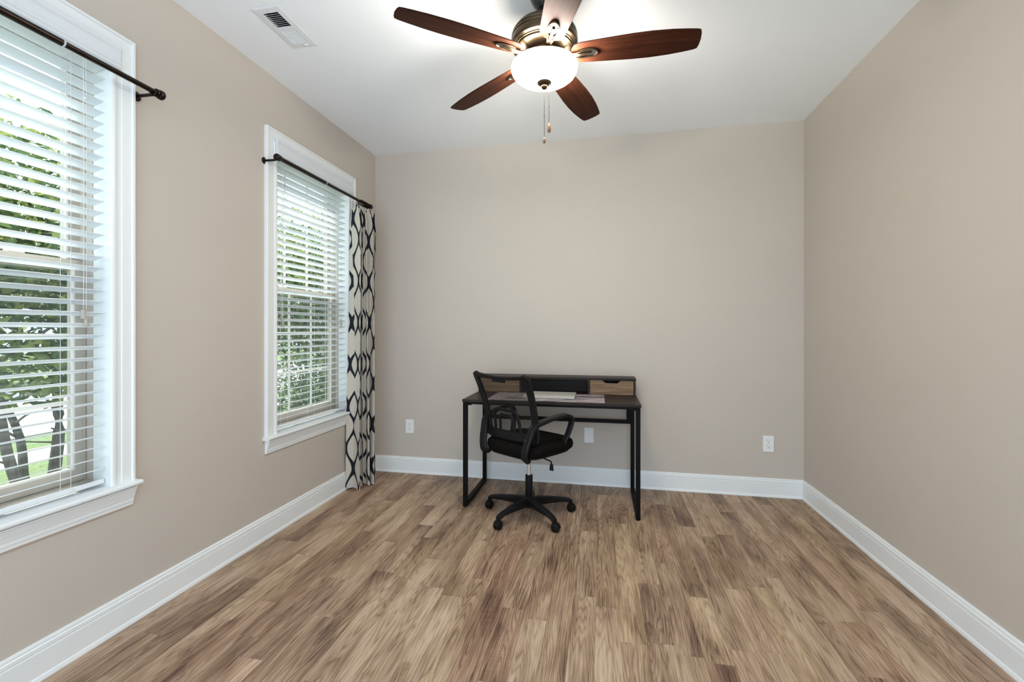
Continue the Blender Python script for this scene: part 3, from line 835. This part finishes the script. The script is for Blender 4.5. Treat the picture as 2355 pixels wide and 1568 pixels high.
# back
def backv(u, w):
    t = (w - .54) / .395
    return -.160 - .020 * t - .095 * t * t - .020 * (1 - (u / .22) ** 2)
def hw_at(w): return .196 + .024 * min(1, max(0, (w - .54) / .41))
left = [(-hw_at(w), w) for w in [.545 + .380 * i / 16 for i in range(17)]]
right = [(u * -1, w) for u, w in reversed(left)]
topc = [(-.217, .935), (-.203, .939)] + [(-.18 + .36 * i / 12, .939 - .010 * math.sin(math.pi * i / 12)) for i in range(13)] + [(.203, .939), (.217, .935)]
botc = [(.185, .537)] + [(.165 - .33 * i / 8, .535) for i in range(9)] + [(-.185, .537)]
loop = left + topc + right + botc
path = [Vector((u, backv(u, w), w)) for u, w in loop]
sc = []
for u, w in loop:
    sc.append((1.0, 1.0) if abs(u) > .19 else (1.0, .50))
mb = MB(); ups = []
for i, (u, w) in enumerate(loop):
    # width lies in the back surface: point towards the centre of the back
    ups.append((Vector((0, backv(0, .74), .74)) - path[i]).normalized())
mb.sweep(path, rect(.020, .046, .004), ups=ups, closed=True, scales=sc)
cb(mb, 'back_frame', 'black_plastic', smooth=35)
mb = MB(); vs_, uvs, fs = [], [], []
nu, nw = 20, 22
for j in range(nw + 1):
    w = .540 + .397 * j / nw
    for i in range(nu + 1):
        u = (-1 + 2 * i / nu) * hw_at(w) * .99
        vs_.append((u, backv(u, w) + .003, w)); uvs.append((u + .5, w))
for j in range(nw):
    for i in range(nu): fs.append((j * (nu + 1) + i, j * (nu + 1) + i + 1, (j + 1) * (nu + 1) + i + 1, (j + 1) * (nu + 1) + i))
mb.add(vs_, fs); cb(mb, 'mesh_panel', 'chair_mesh', smooth=180, uv=uvs)
# handle tab in the top bar
mb = MB(); mb.bbox(-.055, .055, backv(0, .920) - .006, backv(0, .920) + .006, .900, .930, .004); cb(mb, 'back_tab', 'black_plastic')
# lumbar support: plate with two nested loops behind the mesh
def lv(u, w): return backv(u, w) - .022
def loop_path(hu, wt, wb, r):
    pts = [(-hu * 1.12, wb), (-hu * 1.06, (wb + wt) / 2), (-hu, wt - r)]
    for i in range(1, 5): a = math.pi - math.pi / 2 * i / 4; pts.append((-hu + r + r * math.cos(a), wt - r + r * math.sin(a)))
    pts += [(-p[0], p[1]) for p in reversed(pts)]
    return [Vector((u, lv(u, w), w)) for u, w in pts]
mb = MB()
pl = []
for s_ in (0, 1):
    for j, w in enumerate((.545, .612)):
        pass
rings = []
for i in range(17):
    u = -.205 + .41 * i / 16
    bow = .012 * (1 - (u / .205) ** 2)
    y_ = backv(u, .575) - .020
    rings.append([(u, y_ - .006, .540 - bow * .3), (u, y_ + .006, .540 - bow * .3), (u, y_ + .006, .590), (u, y_ - .006, .590)])
mb.ring_loft(rings)
mb.sweep(loop_path(.098, .724, .586, .030), rect(.011, .021, .003), ups=[(Vector((0, lv(0, .62), .60)) - p).normalized() for p in loop_path(.098, .724, .586, .030)])
mb.sweep(loop_path(.055, .690, .586, .022), rect(.011, .018, .003), ups=[(Vector((0, lv(0, .62), .60)) - p).normalized() for p in loop_path(.055, .690, .586, .022)])
cb(mb, 'lumbar_support', 'black_plastic', smooth=35)
# arms
for sg in (-1, 1):
    pts = [(.160, -.200, .440), (.172, -.238, .444), (.182, -.244, .500), (.196, -.222, .580), (.212, -.190, .645), (.228, -.120, .666), (.242, -.030, .680), (.251, .060, .682), (.255, .108, .668), (.253, .126, .634), (.240, .106, .560), (.218, .070, .480), (.199, .045, .445), (.180, .038, .438)]
    path = smooth_path([(sg * u, v_, w) for u, v_, w in pts], 5)
    n = len(path); sc = []
    for i in range(n):
        t = i / (n - 1)
        sc.append((1.0 + .32 * max(0, 1 - t / .42) - .25 * max(0, (t - .55) / .45), 1.0 + .45 * max(0, 1 - abs(t - .30) / .16)))
    ups = []
    cen = Vector((sg * .225, -.06, .58))
    for p in path:
        d_ = (cen - p); ups.append(d_.normalized())
    mb = MB(); mb.sweep(path, rect(.044, .020, .005), ups=ups, scales=sc)
    arm = cb(mb, 'armrest', 'black_plastic', smooth=40)
    for u_, v_, w in ((.192, -.236, .565), (.210, -.203, .648)):
        q = Vector((sg * u_, v_ - .009, w))
        mb = MB(); mb.cyl(q, q + Vector((0, -.006, .001)), .006, 10)
        cb(mb, 'bolt', 'hole', arm)
# column
MB_ = MB(); MB_.lathe([(.0135, .235), (.0135, .380)], 24); cb(MB_, 'gas_lift', 'silver', smooth=30)
mb = MB(); mb.lathe([(.020, .100), (.0245, .110), (.0245, .262), (.022, .266), (.0136, .266)], 24); cb(mb, 'column_cover', 'black_plastic', smooth=30)
mb = MB(); mb.lathe([(.024, .050), (.030, .054), (.034, .070), (.040, .085), (.042, .112), (.034, .124), (.025, .130)], 28); cb(mb, 'base_hub', 'black_plastic', smooth=30)
# lever
mb = MB(); mb.tube(smooth_path([(.04, .010, .406), (.10, .012, .396), (.160, .014, .386), (.174, .014, .382), (.178, .014, .370)], 5), .0042, 8)
lev = cb(mb, 'height_lever', 'black_metal', smooth=50)
mb = MB(); mb.bbox(.162, .194, .007, .021, .326, .370, .006); mb.v = [((x_ - .178) * (.5 + .5 * (.376 - z_) / .05) + .178, y_, z_) for x_, y_, z_ in mb.v]
cb(mb, 'lever_paddle', 'black_plastic', lev)
# five star base with casters
cyaw = [40, -60, 10, 75, 5]
for k in range(5):
    a = R(-49 + 72 * k + 32)
    d_ = Vector((math.cos(a), math.sin(a), 0)); sd = Vector((-d_.y, d_.x, 0))
    prof = [(.030, .070, .118, .030), (.08, .068, .116, .0265), (.14, .070, .111, .023), (.20, .072, .104, .020), (.25, .070, .097, .0185), (.280, .060, .090, .0175), (.298, .052, .080, .0165)]
    rings = []
    for r_, zl, zh, w_ in prof:
        c_ = d_ * r_
        rings.append([c_ - sd * w_ * .75 + Vector((0, 0, zl)), c_ + sd * w_ * .75 + Vector((0, 0, zl)), c_ + sd * w_ + Vector((0, 0, zh - .010)), c_ + sd * w_ * .55 + Vector((0, 0, zh)), c_ - sd * w_ * .55 + Vector((0, 0, zh)), c_ - sd * w_ + Vector((0, 0, zh - .010))])
    mb = MB(); mb.ring_loft(rings); cb(mb, 'base_leg', 'black_plastic', smooth=35)
    c_ = d_ * .285
    rc = Matrix.Rotation(R(cyaw[k]) + a, 3, 'Z')
    mb = MB(); mb.cyl(c_ + Vector((0, 0, .040)), c_ + Vector((0, 0, .066)), .007, 10)
    hood = []
    for q in [R(x_) for x_ in (0, 30, 60, 90, 120, 150, 180)]:
        hood.append(q)
    rings = []
    for yy in (-.010, .010):
        rings.append([c_ + rc @ Vector((.012 + .030 * math.cos(q), yy, .0285 + .030 * math.sin(q))) for q in hood] + [c_ + rc @ Vector((.012 + .010 * math.cos(q), yy, .0285 + .008 * math.sin(q))) for q in reversed(hood)])
    mb.ring_loft(rings)
    cas = cb(mb, 'caster', 'rubber', smooth=40)
    for sy in (-1, 1):
        rr = rc @ Matrix.Rotation(R(90) * -sy, 3, 'X')
        mb = MB(); mb.lathe([(.020, .003), (.0275, .005), (.0275, .014), (.025, .019), (.017, .0215), (.008, .0215), (.007, .020)], 24, c_ + rc @ Vector((.012, 0, .0275)), M_=rr)
        cb(mb, 'wheel', 'rubber', cas, smooth=35)

# ---------------------------------------------------------------- wall plates
def plate(xc, zc, kind, label):
    root = empty('wall_outlet' if kind == 'duplex' else 'coaxial_plate', (xc, YB, zc))
    tag(root, label, 'outlet' if kind == 'duplex' else 'wall plate', 'duplex outlets on the back wall' if kind == 'duplex' else None)
    MB().bbox(xc - .0365, xc + .0365, YB - .006, YB, zc - .059, zc + .059, .0022).build('cover', 'plate', root)
    y = YB - .006
    if kind == 'duplex':
        for dz in (-.0195, .0195):
            out = []
            for k in range(24):
                t = 2 * math.pi * k / 24
                out.append((max(-.0165, min(.0165, .0185 * math.cos(t))), .0145 * math.sin(t)))
            mb = MB(); mb.ring_loft([[(xc + a, y + .001, zc + dz + b_) for a, b_ in out], [(xc + a, y - .0012, zc + dz + b_) for a, b_ in out]])
            rec = mb.build('receptacle', 'plate', root)
            mb = MB()
            mb.box(xc - .0075, xc - .0055, y - .0014, y, zc + dz + .000, zc + dz + .009); mb.box(xc + .0055, xc + .0075, y - .0014, y, zc + dz + .001, zc + dz + .008)
            mb.cyl((xc, y, zc + dz - .007), (xc, y - .0014, zc + dz - .007), .0028, 10)
            mb.build('socket_slots', 'hole', rec)['kind'] = 'stuff'
            mb = MB(); g0 = [(xc + a * 1.1, y - .0003, zc + dz + b_ * 1.1) for a, b_ in out]; g1 = [(xc + a * 1.03, y - .0003, zc + dz + b_ * 1.03) for a, b_ in out]
            mb.ring_loft([g0, g1], True, False); mb.build('rim_gap', 'screw', rec)
        MB().cyl((xc, y, zc), (xc, y - .0012, zc), .003, 10).build('screw', 'screw', root)
    else:
        mb = MB(); mb.cyl((xc, y, zc), (xc, y - .009, zc), .0048, 14); mb.cyl((xc, y, zc), (xc, y - .002, zc), .007, 6); mb.build('coaxial_jack', 'silver', root, smooth=35)
        for dz in (-.042, .042): MB().cyl((xc, y, zc + dz), (xc, y - .0012, zc + dz), .0032, 10).build('screw', 'screw', root)
plate(-1.610, .397, 'duplex', 'white duplex outlet between the curtain and the desk')
plate(-.097, .391, 'coax', 'white cable jack plate on the wall under the desk')
plate(1.203, .387, 'duplex', 'white duplex outlet between the desk and the right wall')

# ---------------------------------------------------------------- outside
GZ = -.55
tag(MB().box(-40, XL - .6, -20, 45, GZ - .2, GZ).build('lawn', 'lawn'), kind='structure')
tag(MB().box(-4.2, XL - .6, -20, 45, GZ, GZ + .02).build('bounce_bed', 'bounce_gravel'), 'unseen pale strip along the house wall outside added to bounce light', 'bounce strip', kind='structure')  # out of view; added to bounce neutral sunlight onto ceiling and blinds
tag(MB().box(-8.2, -7.4, -20, 45, GZ, GZ + .02).build('sidewalk', 'concrete'), 'pale concrete sidewalk strip across the lawn outside', 'sidewalk', kind='structure')
tag(MB().box(-17.0, -9.3, -20, 45, GZ, GZ + .02).build('driveway', 'concrete'), 'wide pale concrete drive beyond the lawn outside', 'driveway', kind='structure')

def tree(name, label, cat, x, y, stems, blobs, nleaf, lsize, leaf, seed):
    rg = random.Random(seed)
    root = empty(name, (x, y, GZ)); tag(root, label, cat)
    mb = MB()
    for (dx, dy, h_, r_, lean) in stems:
        pts = [Vector((x + dx * .2, y + dy * .2, GZ - .05))]
        for k in range(1, 7):
            t = k / 6
            pts.append(Vector((x + dx * .2 + lean[0] * t * h_ + rg.uniform(-.05, .05), y + dy * .2 + lean[1] * t * h_ + rg.uniform(-.05, .05), GZ + h_ * t)))
        pts = smooth_path(pts, 3)
        mb.tube(pts, r_, 7, scales=[1 - .75 * i / (len(pts) - 1) for i in range(len(pts))])
        for k in range(7):
            i = rg.randrange(4, len(pts)); p = pts[i]
            q = p + Vector((rg.uniform(-.8, .8), rg.uniform(-.8, .8), rg.uniform(.0, .7)))
            mid = (p + q) / 2 + Vector((rg.uniform(-.1, .1), rg.uniform(-.1, .1), rg.uniform(0, .15)))
            mb.tube(smooth_path([p, mid, q], 4), r_ * .3, 5, scales=[1 - .08 * j for j in range(9)])
    mb.build('trunk', 'bark', root, smooth=60)
    vs_, fs = [], []
    tot = sum(b_[3] * b_[4] * b_[5] for b_ in blobs)
    for (bx, by, bz, rx, ry, rz) in blobs:
        n = int(nleaf * rx * ry * rz / tot)
        for _ in range(n):
            u = Vector((rg.gauss(0, 1), rg.gauss(0, 1), rg.gauss(0, 1))).normalized() * (rg.random() ** (1 / 2.2))
            # leaves sit in clusters
            c_ = Vector((x + bx + u.x * rx, y + by + u.y * ry, GZ + bz + u.z * rz))
            a = Vector((rg.gauss(0, 1), rg.gauss(0, 1), rg.gauss(-.2, .6))).normalized()
            b2 = a.cross(Vector((rg.gauss(0, 1), rg.gauss(0, 1), rg.gauss(0, 1)))).normalized()
            s_ = lsize * rg.uniform(.6, 1.25); o = len(vs_)
            nn = a.cross(b2) * (s_ * .12)
            vs_ += [c_ - a * s_, c_ + b2 * s_ * .42 + nn, c_ + a * s_, c_ - b2 * s_ * .42 + nn]
            fs += [(o, o + 1, o + 2), (o, o + 2, o + 3)]
    fo = MB(); fo.v = [tuple(v_) for v_ in vs_]; fo.f = fs
    me = bpy.data.meshes.new('foliage'); o0 = origin(root)
    me.from_pydata([tuple(Vector(p) - o0) for p in fo.v], [], fo.f); me.materials.append(M[leaf])
    ob = bpy.data.objects.new('foliage', me); COL.objects.link(ob); ob.parent = root; ob['kind'] = 'stuff'
    return root
st = [(0, 0, 2.6, .055, (-.10, .12)), (1, .6, 2.5, .045, (.15, .05)), (-1, .4, 2.4, .04, (-.25, -.1)), (.4, -1, 2.4, .045, (.06, -.22)), (-.5, 1, 2.3, .04, (-.05, .28))]
tree('tree', 'many stemmed green tree outside the window without a curtain', 'tree', -4.7, 3.05, st,
     [(0, 0, 2.75, 1.0, 1.2, .95), (-.3, -.9, 2.5, .8, .8, .8), (.1, .9, 2.6, .8, .8, .8), (0, 0, 1.6, .8, 1.1, .5)], 13000, .055, 'leaf_a', 3)
tree('tree', 'dense green tree outside the window with the curtain', 'tree', -5.9, 8.2, st,
     [(0, 0, 3.0, 1.1, 1.5, 1.25), (.2, -1.0, 2.6, .8, 1.0, 1.1), (.1, 1.1, 2.7, .9, 1.0, 1.1), (0, 0, 1.7, 1.0, 1.5, .7)], 17000, .055, 'leaf_a', 8)
tree('shrub', 'low leafy shrub outside below the window with the curtain', 'shrub', -4.2, 6.3, st[:2],
     [(0, 0, .75, .7, 1.7, .75), (0, 1.4, .7, .7, 1.0, .7)], 9000, .045, 'leaf_b', 21)
tree('tree', 'tall pale green tree standing across the drive', 'tree', -19.0, 13.0, [(0, 0, 4.5, .16, (.02, .03))],
     [(0, 0, 4.0, 2.6, 3.0, 1.6), (.5, -3.5, 3.4, 2.2, 2.4, 1.4), (.2, 3.8, 3.2, 2.4, 2.6, 1.4)], 9000, .16, 'leaf_c', 33)
